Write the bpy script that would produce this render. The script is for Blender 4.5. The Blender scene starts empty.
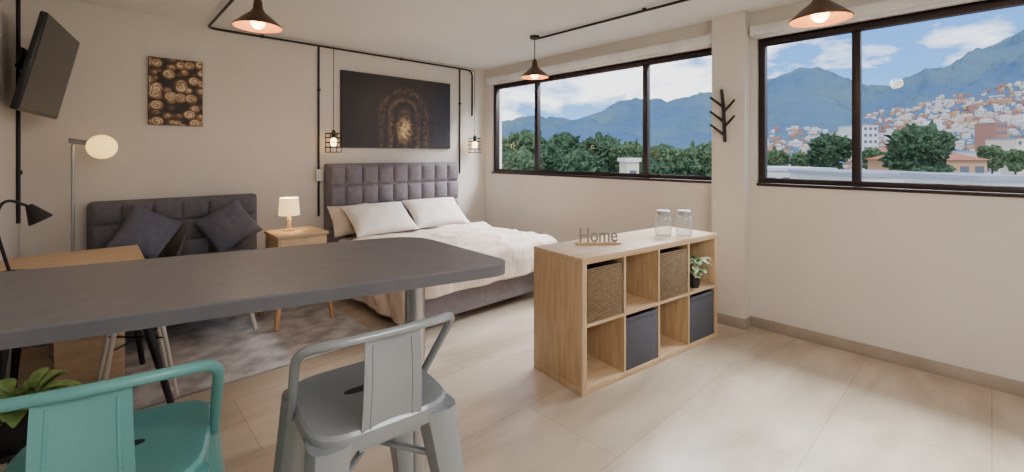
import bpy, bmesh, math, random
from mathutils import Vector, Matrix, noise
random.seed(7)
R = math.radians
SC = bpy.context.scene; COL = SC.collection
V = Vector
PI = math.pi

# ------------------------------------------------------------------ materials
def lin(c):
    out = []
    for x in c[:3]:
        x = x/255.0
        out.append(x/12.92 if x <= .04045 else ((x+.055)/1.055)**2.4)
    return (*out, 1.0)

def mat(name, col, rough=.5, metal=0.0, col2=None, vs=6.0, stretch=(1,1,1), bump=0.0, bs=80.0, emit=0.0, ecol=None, detail=5.0, lo=.35, hi=.65, spec=.5, bd=.01, dist=0.0):
    m = bpy.data.materials.new(name); m.use_nodes = True
    nt = m.node_tree; N = nt.nodes; L = nt.links
    b = N['Principled BSDF']
    b.inputs['Base Color'].default_value = lin(col)
    b.inputs['Roughness'].default_value = rough
    b.inputs['Metallic'].default_value = metal
    b.inputs['Specular IOR Level'].default_value = spec
    tc = N.new('ShaderNodeTexCoord'); mp = N.new('ShaderNodeMapping')
    mp.inputs['Scale'].default_value = stretch
    L.new(tc.outputs['Object'], mp.inputs['Vector'])
    if col2 is None:
        col2 = tuple(min(255, x*0.93) for x in col)
    nz = N.new('ShaderNodeTexNoise'); nz.inputs['Scale'].default_value = vs; nz.inputs['Detail'].default_value = detail; nz.inputs['Distortion'].default_value = dist
    L.new(mp.outputs['Vector'], nz.inputs['Vector'])
    cr = N.new('ShaderNodeValToRGB')
    cr.color_ramp.elements[0].position = lo; cr.color_ramp.elements[0].color = lin(col)
    cr.color_ramp.elements[1].position = hi; cr.color_ramp.elements[1].color = lin(col2)
    L.new(nz.outputs['Fac'], cr.inputs['Fac']); L.new(cr.outputs['Color'], b.inputs['Base Color'])
    if bump > 0:
        n2 = N.new('ShaderNodeTexNoise'); n2.inputs['Scale'].default_value = bs; n2.inputs['Detail'].default_value = 3
        L.new(mp.outputs['Vector'], n2.inputs['Vector'])
        bp = N.new('ShaderNodeBump'); bp.inputs['Strength'].default_value = bump; bp.inputs['Distance'].default_value = bd
        L.new(n2.outputs['Fac'], bp.inputs['Height']); L.new(bp.outputs['Normal'], b.inputs['Normal'])
    if emit > 0:
        b.inputs['Emission Color'].default_value = lin(ecol or col)
        b.inputs['Emission Strength'].default_value = emit
    return m

def glass_mat(name, tint, gl, base=.012):
    m = bpy.data.materials.new(name); m.use_nodes = True
    nt = m.node_tree; N = nt.nodes; L = nt.links
    N.remove(N['Principled BSDF']); out = N['Material Output']
    t = N.new('ShaderNodeBsdfTransparent'); t.inputs['Color'].default_value = tint
    g = N.new('ShaderNodeBsdfGlossy'); g.inputs['Roughness'].default_value = .02
    fr = N.new('ShaderNodeLayerWeight'); fr.inputs['Blend'].default_value = .25
    mul = N.new('ShaderNodeMath'); mul.operation = 'MULTIPLY_ADD'; mul.inputs[1].default_value = gl; mul.inputs[2].default_value = base
    L.new(fr.outputs['Fresnel'], mul.inputs[0])
    mx = N.new('ShaderNodeMixShader'); L.new(mul.outputs[0], mx.inputs['Fac'])
    L.new(t.outputs[0], mx.inputs[1]); L.new(g.outputs[0], mx.inputs[2]); L.new(mx.outputs[0], out.inputs['Surface'])
    return m

def jar_glass():
    m = glass_mat('jar_glass', (.92,.95,.96,1), .4, .10)
    nt = m.node_tree; N = nt.nodes; L = nt.links; out = N['Material Output']
    src = out.inputs['Surface'].links[0].from_socket
    d = N.new('ShaderNodeBsdfDiffuse'); d.inputs['Color'].default_value = (.86,.90,.92,1)
    mx = N.new('ShaderNodeMixShader'); mx.inputs['Fac'].default_value = .16
    L.new(src, mx.inputs[1]); L.new(d.outputs[0], mx.inputs[2]); L.new(mx.outputs[0], out.inputs['Surface'])
    return m

def floor_mat():
    m = mat('floor_tiles', (205,190,170), .28, col2=(166,150,130), vs=1.9, stretch=(.8,2.6,1), bump=.03, bs=30, detail=13, lo=.30, hi=.74, dist=.7)
    nt = m.node_tree; N = nt.nodes; L = nt.links
    b = N['Principled BSDF']; base = b.inputs['Base Color'].links[0].from_socket
    tc = N.new('ShaderNodeTexCoord')
    br = N.new('ShaderNodeTexBrick')
    br.inputs['Scale'].default_value = 1.0; br.inputs['Brick Width'].default_value = 1.2; br.inputs['Row Height'].default_value = .6
    br.inputs['Mortar Size'].default_value = .0035; br.inputs['Mortar Smooth'].default_value = .3
    br.inputs['Color1'].default_value = (1,1,1,1); br.inputs['Color2'].default_value = (.91,.91,.91,1); br.inputs['Mortar'].default_value = (.72,.70,.67,1)
    L.new(tc.outputs['Object'], br.inputs['Vector'])
    mx = N.new('ShaderNodeMix'); mx.data_type = 'RGBA'; mx.blend_type = 'MULTIPLY'; mx.inputs[0].default_value = 1
    L.new(base, mx.inputs[6]); L.new(br.outputs['Color'], mx.inputs[7]); L.new(mx.outputs[2], b.inputs['Base Color'])
    return m

def weave_mat(name, c1, c2):
    m = mat(name, c1, .8)
    nt = m.node_tree; N = nt.nodes; L = nt.links; b = N['Principled BSDF']
    tc = N.new('ShaderNodeTexCoord')
    sx = N.new('ShaderNodeSeparateXYZ'); L.new(tc.outputs['Object'], sx.inputs[0])
    add = N.new('ShaderNodeMath'); add.operation = 'ADD'; L.new(sx.outputs[0], add.inputs[0]); L.new(sx.outputs[1], add.inputs[1])
    cb = N.new('ShaderNodeCombineXYZ'); L.new(add.outputs[0], cb.inputs[0]); L.new(sx.outputs[2], cb.inputs[1])
    br = N.new('ShaderNodeTexBrick'); br.inputs['Scale'].default_value = 1; br.inputs['Brick Width'].default_value = .03; br.inputs['Row Height'].default_value = .012
    br.inputs['Mortar Size'].default_value = .003; br.inputs['Mortar Smooth'].default_value = 1
    br.inputs['Color1'].default_value = lin(c1); br.inputs['Color2'].default_value = lin(c2); br.inputs['Mortar'].default_value = lin(tuple(x*.5 for x in c1))
    L.new(cb.outputs[0], br.inputs['Vector']); L.new(br.outputs['Color'], b.inputs['Base Color'])
    bp = N.new('ShaderNodeBump'); bp.inputs['Strength'].default_value = .8; bp.inputs['Distance'].default_value = .005; bp.invert = True
    L.new(br.outputs['Fac'], bp.inputs['Height']); L.new(bp.outputs['Normal'], b.inputs['Normal'])
    return m

def nmath(N, L, op, a, b=None, c=None):
    n = N.new('ShaderNodeMath'); n.operation = op
    for i, v in enumerate((a, b, c)):
        if v is None: continue
        if isinstance(v, (int, float)): n.inputs[i].default_value = v
        else: L.new(v, n.inputs[i])
    return n.outputs[0]

def art_spirals():
    m = mat('spiral_print', (60,40,20), .55)
    nt = m.node_tree; N = nt.nodes; L = nt.links; b = N['Principled BSDF']
    tc = N.new('ShaderNodeTexCoord')
    vo = N.new('ShaderNodeTexVoronoi'); vo.inputs['Scale'].default_value = 12.5; vo.inputs['Randomness'].default_value = .7
    mp = N.new('ShaderNodeMapping'); mp.inputs['Scale'].default_value = (1,.01,1.15)
    L.new(tc.outputs['Object'], mp.inputs[0]); L.new(mp.outputs[0], vo.inputs['Vector'])
    nz = N.new('ShaderNodeTexNoise'); nz.inputs['Scale'].default_value = 16; nz.inputs['Detail'].default_value = 4; L.new(tc.outputs['Object'], nz.inputs['Vector'])
    df = N.new('ShaderNodeVectorMath'); df.operation = 'SUBTRACT'; L.new(mp.outputs[0], df.inputs[0]); L.new(vo.outputs['Position'], df.inputs[1])
    sx = N.new('ShaderNodeSeparateXYZ'); L.new(df.outputs[0], sx.inputs[0])
    ang = nmath(N, L, 'ARCTAN2', sx.outputs[2], sx.outputs[0])
    ph = nmath(N, L, 'MULTIPLY_ADD', vo.outputs['Distance'], 24, ang)
    ph = nmath(N, L, 'MULTIPLY_ADD', nz.outputs['Fac'], 2.4, ph)
    sn = nmath(N, L, 'MULTIPLY_ADD', nmath(N, L, 'SINE', ph), .17, .72)
    edge = N.new('ShaderNodeMapRange'); edge.inputs[1].default_value = .44; edge.inputs[2].default_value = .70; edge.inputs[3].default_value = 1; edge.inputs[4].default_value = 0
    L.new(vo.outputs['Distance'], edge.inputs[0])
    f = nmath(N, L, 'MULTIPLY', sn, edge.outputs[0])
    f = nmath(N, L, 'MULTIPLY', f, nmath(N, L, 'MULTIPLY_ADD', nz.outputs['Fac'], 1.5, .22))
    cr = N.new('ShaderNodeValToRGB'); e = cr.color_ramp.elements
    e[0].position = .04; e[0].color = lin((34,24,20)); e[1].position = .95; e[1].color = lin((226,210,178))
    x = e.new(.28); x.color = lin((90,62,42)); x = e.new(.5); x.color = lin((142,106,72)); x = e.new(.72); x.color = lin((186,158,120))
    L.new(f, cr.inputs['Fac']); L.new(cr.outputs['Color'], b.inputs['Base Color'])
    return m

def art_arch():
    m = mat('arch_print', (20,18,20), .45)
    nt = m.node_tree; N = nt.nodes; L = nt.links; b = N['Principled BSDF']
    tc = N.new('ShaderNodeTexCoord'); sx = N.new('ShaderNodeSeparateXYZ'); L.new(tc.outputs['Object'], sx.inputs[0])
    nz = N.new('ShaderNodeTexNoise'); nz.inputs['Scale'].default_value = 24; nz.inputs['Detail'].default_value = 9; nz.inputs['Roughness'].default_value = .7; L.new(tc.outputs['Object'], nz.inputs['Vector'])
    n2 = N.new('ShaderNodeTexNoise'); n2.inputs['Scale'].default_value = 6; n2.inputs['Detail'].default_value = 4; L.new(tc.outputs['Object'], n2.inputs['Vector'])
    x_ = nmath(N, L, 'MULTIPLY', nmath(N, L, 'ADD', sx.outputs[0], -.05), .95)
    z_ = nmath(N, L, 'MAXIMUM', nmath(N, L, 'ADD', sx.outputs[2], .02), 0.0)
    ln = nmath(N, L, 'SQRT', nmath(N, L, 'ADD', nmath(N, L, 'MULTIPLY', x_, x_), nmath(N, L, 'MULTIPLY', z_, z_)))
    ln2 = nmath(N, L, 'ADD', nmath(N, L, 'MULTIPLY_ADD', nz.outputs['Fac'], .10, ln), nmath(N, L, 'MULTIPLY_ADD', n2.outputs['Fac'], .08, -.07))
    gl = N.new('ShaderNodeValToRGB'); e = gl.color_ramp.elements
    e[0].position = 0; e[0].color = (.30,.30,.30,1); e[1].position = .62; e[1].color = (0,0,0,1)
    for p, v in ((.09,.22),(.14,.08),(.20,.34),(.24,.13),(.31,.25),(.37,.10),(.44,.13)):
        q = e.new(p); q.color = (v,v,v,1)
    L.new(ln2, gl.inputs[0])
    zc = nmath(N, L, 'MULTIPLY', nmath(N, L, 'ADD', sx.outputs[2], .20), 1.6)
    gx = nmath(N, L, 'MULTIPLY', x_, 2.2)
    gd = nmath(N, L, 'SQRT', nmath(N, L, 'ADD', nmath(N, L, 'MULTIPLY', gx, gx), nmath(N, L, 'MULTIPLY', zc, zc)))
    gm = N.new('ShaderNodeMapRange'); gm.inputs[1].default_value = .02; gm.inputs[2].default_value = .30; gm.inputs[3].default_value = .65; gm.inputs[4].default_value = 0; L.new(gd, gm.inputs[0])
    a = nmath(N, L, 'ADD', gl.outputs[0], gm.outputs[0])
    a = nmath(N, L, 'MULTIPLY', a, nmath(N, L, 'MULTIPLY_ADD', nz.outputs['Fac'], 2.4, -.65))
    cr = N.new('ShaderNodeValToRGB'); e = cr.color_ramp.elements
    e[0].position = .0; e[0].color = lin((38,34,37)); e[1].position = .55; e[1].color = lin((236,206,146))
    q = e.new(.10); q.color = lin((58,47,42)); q = e.new(.26); q.color = lin((124,95,64))
    L.new(a, cr.inputs['Fac']); L.new(cr.outputs['Color'], b.inputs['Base Color'])
    return m

MT = dict(
 wall=mat('plaster_wall', (219,212,203), .85, col2=(214,206,196), vs=1.5, bump=.04, bs=140),
 ceil=mat('painted_ceiling', (234,232,229), .9, col2=(230,228,224), vs=1.2, bump=.03, bs=120),
 floor=floor_mat(),
 base=mat('baseboard_tile', (168,156,142), .5, col2=(154,142,128), vs=5),
 frame=mat('bronze_aluminium', (50,38,36), .4, .3),
 glass=glass_mat('window_glass', (.97,.98,.99,1), .05, .010),
 jarglass=jar_glass(),
 lid=mat('metal_lid', (190,190,190), .35, .5),
 white=mat('white_plastic', (236,235,232), .45),
 black=mat('black_metal', (24,22,24), .45, .2),
 shadeblack=mat('bronze_black_shade', (84,60,46), .4, .5),
 blackp=mat('black_plastic', (22,22,24), .4),
 gold=mat('copper_lining_glow', (222,150,84), .35, .6, emit=.6, ecol=(230,130,60)),  # emission paints the bulb's warm glow into the copper lining
 counter=mat('grey_laminate', (116,114,118), .42, col2=(109,107,111), vs=14, bump=.02, bs=200),
 counteredge=mat('dark_edge', (98,98,103), .5),
 chrome=mat('brushed_steel', (190,190,192), .3, .9),
 oak=mat('oak_veneer', (208,181,146), .5, col2=(190,160,122), vs=3.5, stretch=(1.2,9,9), bump=.05, bs=60),
 oakv=mat('oak_veneer_upright', (204,177,142), .5, col2=(186,156,118), vs=3.5, stretch=(9,9,1.2), bump=.05, bs=60),
 oakdark=mat('oak_inside', (194,165,128), .55, col2=(174,145,108), vs=3.5, stretch=(1.5,9,9)),
 wicker=weave_mat('woven_fibre', (148,125,93), (128,106,76)),
 fabricbox=mat('charcoal_canvas', (84,86,94), .9, col2=(74,76,84), vs=60, bump=.2, bs=300),
 bedgrey=mat('grey_upholstery', (128,122,128), .85, col2=(117,111,117), vs=30, bump=.15, bs=350),
 sofagrey=mat('charcoal_upholstery', (106,104,110), .85, col2=(96,94,100), vs=30, bump=.15, bs=350),
 cushion=mat('slate_cushion', (96,98,112), .8, col2=(86,88,101), vs=20, bump=.15, bs=250),
 sheet=mat('white_cotton', (234,225,217), .8, col2=(226,215,205), vs=10, bump=.12, bs=40),
 beige=mat('beige_pillow', (222,207,190), .85, col2=(210,194,175), vs=12, bump=.2, bs=40),
 duvet=mat('cream_duvet', (224,206,190), .75, col2=(212,192,175), vs=7, stretch=(5,1,1), bump=.12, bs=25),
 rug=mat('grey_rug', (198,196,196), .95, col2=(150,148,151), vs=6, bump=.4, bs=150, detail=8, lo=.38, hi=.62),
 lightwood=mat('pale_beech', (214,187,150), .5, col2=(198,168,129), vs=4, stretch=(2,10,10)),
 legwood=mat('honey_wood_leg', (198,157,110), .5, col2=(178,135,90), vs=4, stretch=(10,10,2)),
 paleleg=mat('pale_leg', (214,206,194), .5),
 stoolgrey=mat('pale_grey_enamel', (156,163,167), .25, .3, col2=(148,155,160), vs=3),
 stoolteal=mat('teal_enamel', (98,160,156), .32, .1, col2=(90,151,147), vs=3),
 dark=mat('slot_shade_and_caps', (30,32,34), .8),
 screen=mat('tv_screen', (46,43,46), .3),
 globe=mat('lit_globe', (255,236,190), .3, emit=1.8, ecol=(255,208,116)),
 shade=mat('lit_shade', (255,240,215), .6, emit=1.6, ecol=(255,210,140)),
 bulb=mat('warm_bulb', (255,230,180), .3, emit=14, ecol=(255,205,130)),
 leaf=mat('green_leaf', (152,184,108), .5, col2=(108,146,76), vs=20),
 leafw=mat('variegated_leaf', (226,234,212), .5, col2=(112,150,90), vs=26, lo=.46, hi=.56),
 potblack=mat('black_pot', (28,28,30), .5),
 brass=mat('sign_metal', (150,140,130), .5, .2),
 spirals=art_spirals(), arch=art_arch(),
 canvas=mat('canvas_edge', (34,28,26), .7),
 mountain=mat('painted_haze_mountain', (76,102,128), 1, col2=(90,113,121), vs=.012, detail=8, spec=0, bump=.6, bs=.03, bd=22, lo=.38, hi=.62),  # bluish aerial haze is painted into the base colour
 ground=mat('town_ground', (136,146,130), 1, col2=(160,156,148), vs=.06, detail=6, spec=0),
 tree=mat('tree_foliage', (108,130,92), .9, col2=(58,82,56), vs=2.2, bump=1.0, bs=5, bd=.5, detail=10, spec=.1, lo=.4, hi=.6),
 tree2=mat('dark_tree_foliage', (88,112,82), .9, col2=(46,68,50), vs=2.2, bump=1.0, bs=5, bd=.5, detail=10, spec=.1, lo=.4, hi=.6),
 trunk=mat('trunk_bark', (86,70,56), .95),
 tan=mat('tan_render', (190,150,114), .9, spec=.1), roofred=mat('clay_roof', (164,108,86), .9, spec=.1), pale=mat('pale_render', (214,210,205), .9, spec=.1),
 cream=mat('cream_render', (216,201,176), .9, spec=.1), brickr=mat('brick_render', (166,122,105), .9, spec=.1), roofgrey=mat('grey_roof', (154,158,165), .8, spec=.1),
 roofpale=mat('pale_metal_roof', (196,198,202), .7, spec=.1), winblue=mat('far_window', (80,91,106), .3),
)

# ------------------------------------------------------------------ mesh builder
class MB:
    def __init__(s): s.bm = bmesh.new()
    def add(s, t, M=None):
        if M is not None: bmesh.ops.transform(t, matrix=M, verts=t.verts)
        me = bpy.data.meshes.new('tmp'); t.to_mesh(me); s.bm.from_mesh(me); bpy.data.meshes.remove(me); t.free(); return s
    def box(s, c, d, bev=0, seg=2, rot=None):
        t = bmesh.new(); bmesh.ops.create_cube(t, size=1)
        bmesh.ops.scale(t, vec=V(d), verts=t.verts)
        if bev > 0: bmesh.ops.bevel(t, geom=list(t.edges), offset=bev, segments=seg, profile=.5, affect='EDGES')
        M = Matrix.Translation(V(c))
        if rot is not None: M = M @ rot
        return s.add(t, M)
    def b2(s, x0, x1, y0, y1, z0, z1, bev=0, seg=2):
        return s.box(((x0+x1)/2, (y0+y1)/2, (z0+z1)/2), (abs(x1-x0), abs(y1-y0), abs(z1-z0)), bev, seg)
    def loft(s, rings, cap=True, closed=False, M=None):
        t = bmesh.new(); vr = [[t.verts.new(p) for p in r] for r in rings]; n = len(rings[0]); m = len(rings)
        for i in range(m if closed else m-1):
            a = vr[i]; b = vr[(i+1) % m]
            for j in range(n):
                t.faces.new((a[j], a[(j+1) % n], b[(j+1) % n], b[j]))
        if cap and not closed:
            t.faces.new(list(reversed(vr[0]))); t.faces.new(vr[-1])
        bmesh.ops.remove_doubles(t, verts=t.verts, dist=1e-5)
        bmesh.ops.recalc_face_normals(t, faces=t.faces)
        return s.add(t, M)
    def tube(s, pts, r, seg=10, closed=False, cap=True):
        pts = [V(p) for p in pts]; n = len(pts)
        rr = r if isinstance(r, (list, tuple)) else [r]*n
        tan = []
        for i in range(n):
            if closed: d = pts[(i+1) % n]-pts[i-1]
            else: d = pts[min(i+1, n-1)]-pts[max(i-1, 0)]
            tan.append(d.normalized())
        up = V((0,0,1)) if abs(tan[0].z) < .9 else V((1,0,0))
        nrm = (up - tan[0]*up.dot(tan[0])).normalized(); rings = []
        for i in range(n):
            nrm = (nrm - tan[i]*nrm.dot(tan[i])).normalized(); bi = tan[i].cross(nrm)
            rings.append([pts[i] + (nrm*math.cos(2*PI*k/seg) + bi*math.sin(2*PI*k/seg))*rr[i] for k in range(seg)])
        return s.loft(rings, cap, closed)
    def lathe(s, prof, c=(0,0,0), seg=28, M=None, cap=False):
        c = V(c)
        rings = [[c + V((max(r,1e-6)*math.cos(2*PI*k/seg), max(r,1e-6)*math.sin(2*PI*k/seg), z)) for k in range(seg)] for r, z in prof]
        return s.loft(rings, cap, False, M)
    def prism(s, poly, z0, z1, bev=0):
        t = bmesh.new(); a = [t.verts.new((x, y, z0)) for x, y in poly]; b = [t.verts.new((x, y, z1)) for x, y in poly]; n = len(poly)
        t.faces.new(list(reversed(a))); t.faces.new(b)
        for i in range(n): t.faces.new((a[i], a[(i+1) % n], b[(i+1) % n], b[i]))
        bmesh.ops.recalc_face_normals(t, faces=t.faces)
        return s.add(t)
    def grid(s, fn, nu, nv, M=None):
        t = bmesh.new()
        vs = [[t.verts.new(fn(i/nu, j/nv)) for j in range(nv+1)] for i in range(nu+1)]
        for i in range(nu):
            for j in range(nv):
                t.faces.new((vs[i][j], vs[i+1][j], vs[i+1][j+1], vs[i][j+1]))
        return s.add(t, M)
    def ball(s, c, r, sub=3, sc=(1,1,1), nz=0, nf=1.0):
        t = bmesh.new(); bmesh.ops.create_icosphere(t, subdivisions=sub, radius=1)
        for v in t.verts:
            d = v.co.normalized(); k = 1
            if nz: k += nz*noise.fractal(d*nf + V(c)*1.7, 1.0, 2.0, 4)
            v.co = V((d.x*sc[0], d.y*sc[1], d.z*sc[2]))*r*k + V(c)
        return s.add(t)

def ob(name, mb, m, parent=None, ang=38, mods=None):
    bm = mb.bm
    bmesh.ops.remove_doubles(bm, verts=bm.verts, dist=1e-5)
    a = R(ang)
    for e in bm.edges:
        if len(e.link_faces) == 2:
            try: e.smooth = e.calc_face_angle() < a
            except Exception: pass
    for f in bm.faces: f.smooth = True
    me = bpy.data.meshes.new(name); bm.to_mesh(me); bm.free()
    for x in (m if isinstance(m, (list, tuple)) else [m]): me.materials.append(x)
    o = bpy.data.objects.new(name, me); COL.objects.link(o)
    if parent is not None: o.parent = parent
    return o

def tag(o, label, cat, group=None):
    o['label'] = label; o['category'] = cat
    if group: o['group'] = group
    return o
def thing(name, label, cat, loc=(0,0,0), rz=0, group=None):
    o = bpy.data.objects.new(name, None); COL.objects.link(o); o.empty_display_size = .1
    o.location = loc; o.rotation_euler = (0,0,rz)
    return tag(o, label, cat, group)
def struct(name, mb, m, parent=None):
    o = ob(name, mb, m, parent)
    if parent is None: o['kind'] = 'structure'
    return o
def fillet(pts, rad, n=6):
    pts = [V(p) for p in pts]; out = [pts[0]]
    for i in range(1, len(pts)-1):
        p = pts[i]; a = (pts[i-1]-p); b = (pts[i+1]-p)
        r_ = rad[i] if isinstance(rad, (list, tuple)) else rad
        ra = min(r_, a.length*.49); rb = min(r_, b.length*.49)
        A = p + a.normalized()*ra; B = p + b.normalized()*rb
        for k in range(n+1):
            t = k/n; out.append(A*(1-t)**2 + p*2*t*(1-t) + B*t*t)
    out.append(pts[-1]); return out
def plight(name, loc, e, col, rad=.03):
    l = bpy.data.lights.new(name, 'POINT'); l.energy = e; l.color = col; l.shadow_soft_size = rad
    o = bpy.data.objects.new(name, l); COL.objects.link(o); o.location = loc; return o

# ------------------------------------------------------------------ camera
H = 1.42; F = 449.0; YAW = 43.1; HZ = 155.0
SY, CY = math.sin(R(YAW)), math.cos(R(YAW))
cam = bpy.data.cameras.new('camera'); co = bpy.data.objects.new('camera', cam); COL.objects.link(co)
co.location = (0,0,H); co.rotation_euler = (R(90), 0, R(-YAW))
cam.sensor_width = 36; cam.lens = F/1024*36; cam.shift_y = -(236-HZ)/1024; cam.clip_end = 5000; cam.clip_start = .02
SC.camera = co

# ------------------------------------------------------------------ room
XL, XR, YB, YF, ZC = -.38, 4.0, 4.83, -2.2, 2.6
struct('floor', MB().b2(XL-.15, XR+.2, YF-.15, YB+.15, -.12, 0), MT['floor'])
struct('ceiling', MB().b2(XL-.15, XR+.2, YF-.15, YB+.15, ZC, ZC+.12), MT['ceil'])
struct('wall_back', MB().b2(XL-.15, XR+.2, YB, YB+.15, 0, ZC), MT['wall'])
struct('wall_left', MB().b2(XL-.15, XL, YF, YB, 0, ZC), MT['wall'])
struct('wall_front', MB().b2(XL-.15, XR+.2, YF-.15, YF, 0, ZC), MT['wall'])
WZ0, WZ1 = 1.18, 2.37
W1 = (1.60, 4.676); W2 = (-1.15, 1.322)
w = MB()
w.b2(XR, XR+.18, YF, YB, 0, WZ0); w.b2(XR, XR+.18, YF, YB, WZ1, ZC)
w.b2(XR, XR+.18, W1[1], YB, WZ0, WZ1); w.b2(XR, XR+.18, W2[1], W1[0], WZ0, WZ1); w.b2(XR, XR+.18, YF, W2[0], WZ0, WZ1)
struct('wall_right', w, MT['wall'])
struct('pillar', MB().b2(XR-.12, XR, 1.372, 1.64, 0, ZC), MT['wall'])
bb = MB().b2(XR-.014, XR, YF, 1.372, 0, .085, .003); bb.b2(XR-.014, XR, 1.64, YB, 0, .085, .003)
struct('baseboard_right', bb, MT['base'])
bb = MB().b2(XR-.134, XR-.12, 1.358, 1.654, 0, .085, .003); bb.b2(XR-.13, XR-.014, 1.358, 1.372, 0, .085, .003)
struct('trim_1', bb, MT['base'])
struct('baseboard_back', MB().b2(XL, XR-.014, YB-.014, YB, 0, .085, .003), MT['base'])
struct('baseboard_left', MB().b2(XL, XL+.014, YF, YB-.014, 0, .085, .003), MT['base'])

def window(n, y0, y1, mull):
    f = MB(); x0, x1 = XR+.03, XR+.10; t = .05
    f.b2(x0, x1, y0, y1, WZ0, WZ0+t, .004); f.b2(x0, x1, y0, y1, WZ1-t, WZ1, .004)
    f.b2(x0, x1, y0, y0+t, WZ0+t, WZ1-t, .004); f.b2(x0, x1, y1-t, y1, WZ0+t, WZ1-t, .004)
    root = struct('window_%d' % n, f, MT['frame'])
    edges = [y0] + mull + [y1]
    for y in mull:
        ob('mullion', MB().b2(x0+.005, x1-.005, y-.026, y+.026, WZ0+t, WZ1-t, .004), MT['frame'], root)
    for a, b in zip(edges[:-1], edges[1:]):
        ob('pane', MB().b2(XR+.064, XR+.068, a+.03, b-.03, WZ0+t-.01, WZ1-t+.01), MT['glass'], root)
    ob('window_sill', MB().b2(XR-.012, XR+.03, y0, y1, WZ0-.012, WZ0+.012, .003), MT['frame'], root)
window(1, W1[0], W1[1], [2.369, 3.876])
window(2, W2[0], W2[1], [-.35, .671])

def blind(y0, y1, label):
    t = thing('roller_blind', label, 'blind', (XR-.001, (y0+y1)/2, WZ1))
    L = (y1-y0)/2
    ob('cassette', MB().b2(-.075, 0, -L, L, .02, .10, .012), MT['white'], t)
    ob('bottom_bar', MB().b2(-.05, -.028, -L+.02, L-.02, .0, .022, .004), MT['white'], t)
    for s in (-1, 1): ob('end_cap', MB().b2(-.078, 0, s*L-.012, s*L+.012, .016, .104, .004), MT['white'], t)
blind(1.67, 4.70, 'long white roller blind cassette rolled up above the three-pane window')
blind(-1.15, 1.34, 'white roller blind cassette rolled up above the window right of the pillar')

# ------------------------------------------------------------------ bar counter
cu, cv = V((math.cos(R(-14)), math.sin(R(-14)))), V((math.sin(R(14)), math.cos(R(14))))
def UV(u, v): p = cu*u + cv*v; return (p.x, p.y)
def counter_poly(off=0):
    near, far = 1.345+off, 2.03-off
    xw = XL+.004
    a = V((*UV(.765-off, near), 0)); b = V((*UV(.62-off, far), 0))
    pts = [(xw, (near - xw*cv.x)/cv.y, 0), a, b, (xw, (far - xw*cv.x)/cv.y, 0)]
    return [(p.x, p.y) for p in fillet(pts, [0,.10,.16,0], 12)]
t = thing('bar_counter', 'long grey bar counter with rounded end on a steel post', 'counter', (0,0,0))
ob('countertop', MB().prism(counter_poly(), 1.046, 1.05).prism(counter_poly(.001), 1.044, 1.046), MT['counter'], t)
ob('edge_band', MB().prism(counter_poly(.0005), 1.010, 1.0445), MT['counteredge'], t)
px, py = UV(.514, 1.69)
p = ob('support_post', MB().lathe([(.038,.012),(.038,1.0)], (px,py,0), 24, cap=True), MT['chrome'], t)
ob('foot_plate', MB().lathe([(.16,0),(.16,.006),(.15,.012),(.04,.014)], (px,py,0), 32, cap=True), MT['chrome'], p)
ob('mounting_plate', MB().lathe([(.07,.995),(.09,1.004),(.09,1.010)], (px,py,0), 24, cap=True), MT['chrome'], p)

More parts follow.
